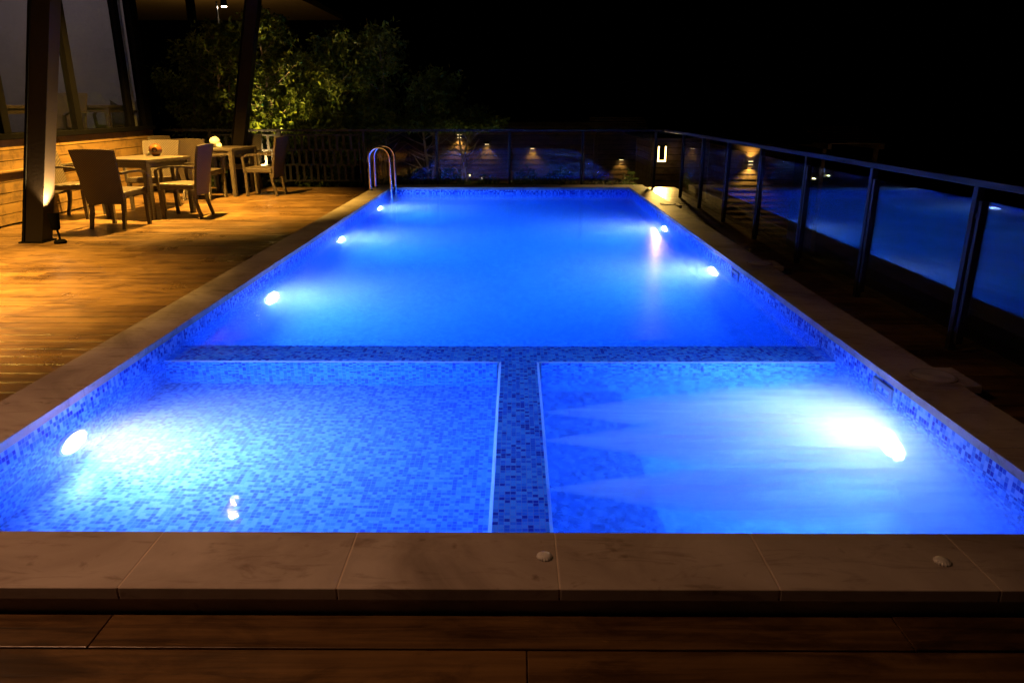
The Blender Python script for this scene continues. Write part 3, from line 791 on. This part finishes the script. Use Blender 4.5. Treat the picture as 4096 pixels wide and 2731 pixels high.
def sconce(x, y, z, label, energy, up=True):
    t = thing('wall_lamp', label, 'wall lamp', (x, y, z), 0, 'wall lamps on the cabins')
    MB().box(-.07, .07, -.10, -.017, -.03, .03).build('housing', M['black'], t, bevel=.004)
    MB().box(-.05, .05, -.09, -.03, -.036, -.0305).build('lens', emitter('sconce_lens', (1, .72, .3), 7), t)
    if up: MB().box(-.05, .05, -.09, -.03, .0305, .036).build('lens', bpy.data.materials['sconce_lens'], t)
    for s in ((-1, 1) if up else (-1,)):
        lamp('sconce_lamp', 'SPOT', (x, y-.10, z+s*.05), energy, (1, .62, .14), .02, (x, y-.03, z+s*2), 110, .9)
sconce(-1.55, 21, .62, 'up and down wall lamp on the low cabin behind the far fence, at left', 30)
for k, (x, z) in enumerate(((-.80, .44), (.45, .33), (2.9, .03))):
    sconce(x, 21, z, ('down lamp on the low cabin behind the second far glass pane', 'down lamp on the low cabin behind the third far glass pane', 'down lamp at the right end of the low cabin')[k], 9, False)
sconce(5.54, 18, .13, 'up and down wall lamp glowing through the right glass fence', 55)
def lantern(x, y, z):
    t = thing('wall_lantern', 'bright box lantern on the shed at the far right fence corner', 'lantern', (x, y, z))
    f = MB()
    for sx in (-1, 1): f.box(sx*.07-.012, sx*.07+.012, -.11, -.09, -.16, .14)
    f.box(-.058, .058, -.11, -.09, -.16, -.13); f.build('lit_frame', emitter('lantern_glow', (1, .66, .2), 9), t)
    MB().box(-.09, .09, -.088, -.017, -.17, .16).build('housing', M['black'], t, bevel=.004)
    lamp('lantern_lamp', 'SPOT', (x-.02, y-.14, z-.02), 420, (1, .6, .14), .06, (2.45, 13.0, 0), 80)
lantern(2.93, 15.4, .50)
def pergola(x, y, z, wd, dp, n, label):
    t = thing('pergola', label, 'pergola', (x, y, z), 0, 'slatted pergola roofs beyond the fence')
    for k in range(n): MB().box(-wd/2, wd/2, k*dp/n, k*dp/n+.10, k*.055, k*.055+.03).build('slat', M['siding_pale'], t)
    for sx in (-1, 1):
        MB().box(sx*wd*.42-.05, sx*wd*.42+.05, -.1, dp, -.13, -.001).build('beam', M['siding_pale'], t)
        MB().box(sx*wd*.42-.05, sx*wd*.42+.05, .2, .3, -4, -.131).build('post', M['siding_pale'], t)
pergola(9.2, 20.8, .42, 1.7, 2.0, 8, 'slatted pergola roof showing faintly above the right fence rail')
pergola(2.6, 19.0, .82, 1.4, 1.2, 6, 'slatted pergola roof behind the right end of the far fence')
lamp('pergola_fill', 'POINT', (9.0, 19.6, .0), 2, (1, .65, .3), .05)  # bare point light with no fixture, added so the slats show faintly
# small lit bushes with path lights past the far fence
def pathlight(x, y, z, label, e):
    t = thing('path_light', label, 'garden light', (x, y, z), 0, 'garden lights in the planting')
    MB().tube([(0, 0, -.5), (0, 0, .0)], .015, 8).build('stake', M['black'], t)
    MB().lathe((0, 0, 0), [(.012, .02), (.017, .045), (.012, .06)], 14).build('globe', emitter('path_glow', (1, .75, .25), 3), t, smooth=True)
    MB().lathe((0, 0, .066), [(.055, 0), (.05, .012), (.01, .02)], 14).build('hood', M['black'], t, smooth=True)
    lamp('path_lamp', 'POINT', (x, y-.12, z+.04), e, (1, .8, .2), .008)
pathlight(-.93, 15.2, .04, 'garden light with a hood among the lit leaves, left of the pair', 4)
pathlight(-.68, 15.3, -.02, 'garden light low in the lit bush, right of the pair', 5)
def bush(x, y, z, r, n, seed, label):
    rl = np.random.default_rng(seed); t = thing('small_bush', label, 'bush', (x, y, z), 0, 'small bushes at the garden lights')
    def samp(n):
        p = rl.normal(size=(n, 3)); p /= np.linalg.norm(p, axis=1)[:, None]; p *= (r*rl.uniform(.35, 1, n)**.5)[:, None]; p[:, 2] = np.abs(p[:, 2])*.9; return p
    v, f = leaves(n, samp, .07, rl); leafobj('foliage', v, f, M['leaf'], t)
    MB().tube([(0, 0, -.1), (.01, 0, r*.7)], .012, 6).build('stem', M['bark'], t)
bush(-1.06, 15.25, -.32, .24, 260, 3, 'small bush lit yellow by the hooded garden light')
bush(-.62, 15.2, -.42, .26, 300, 4, 'small bush glowing round the low garden light')
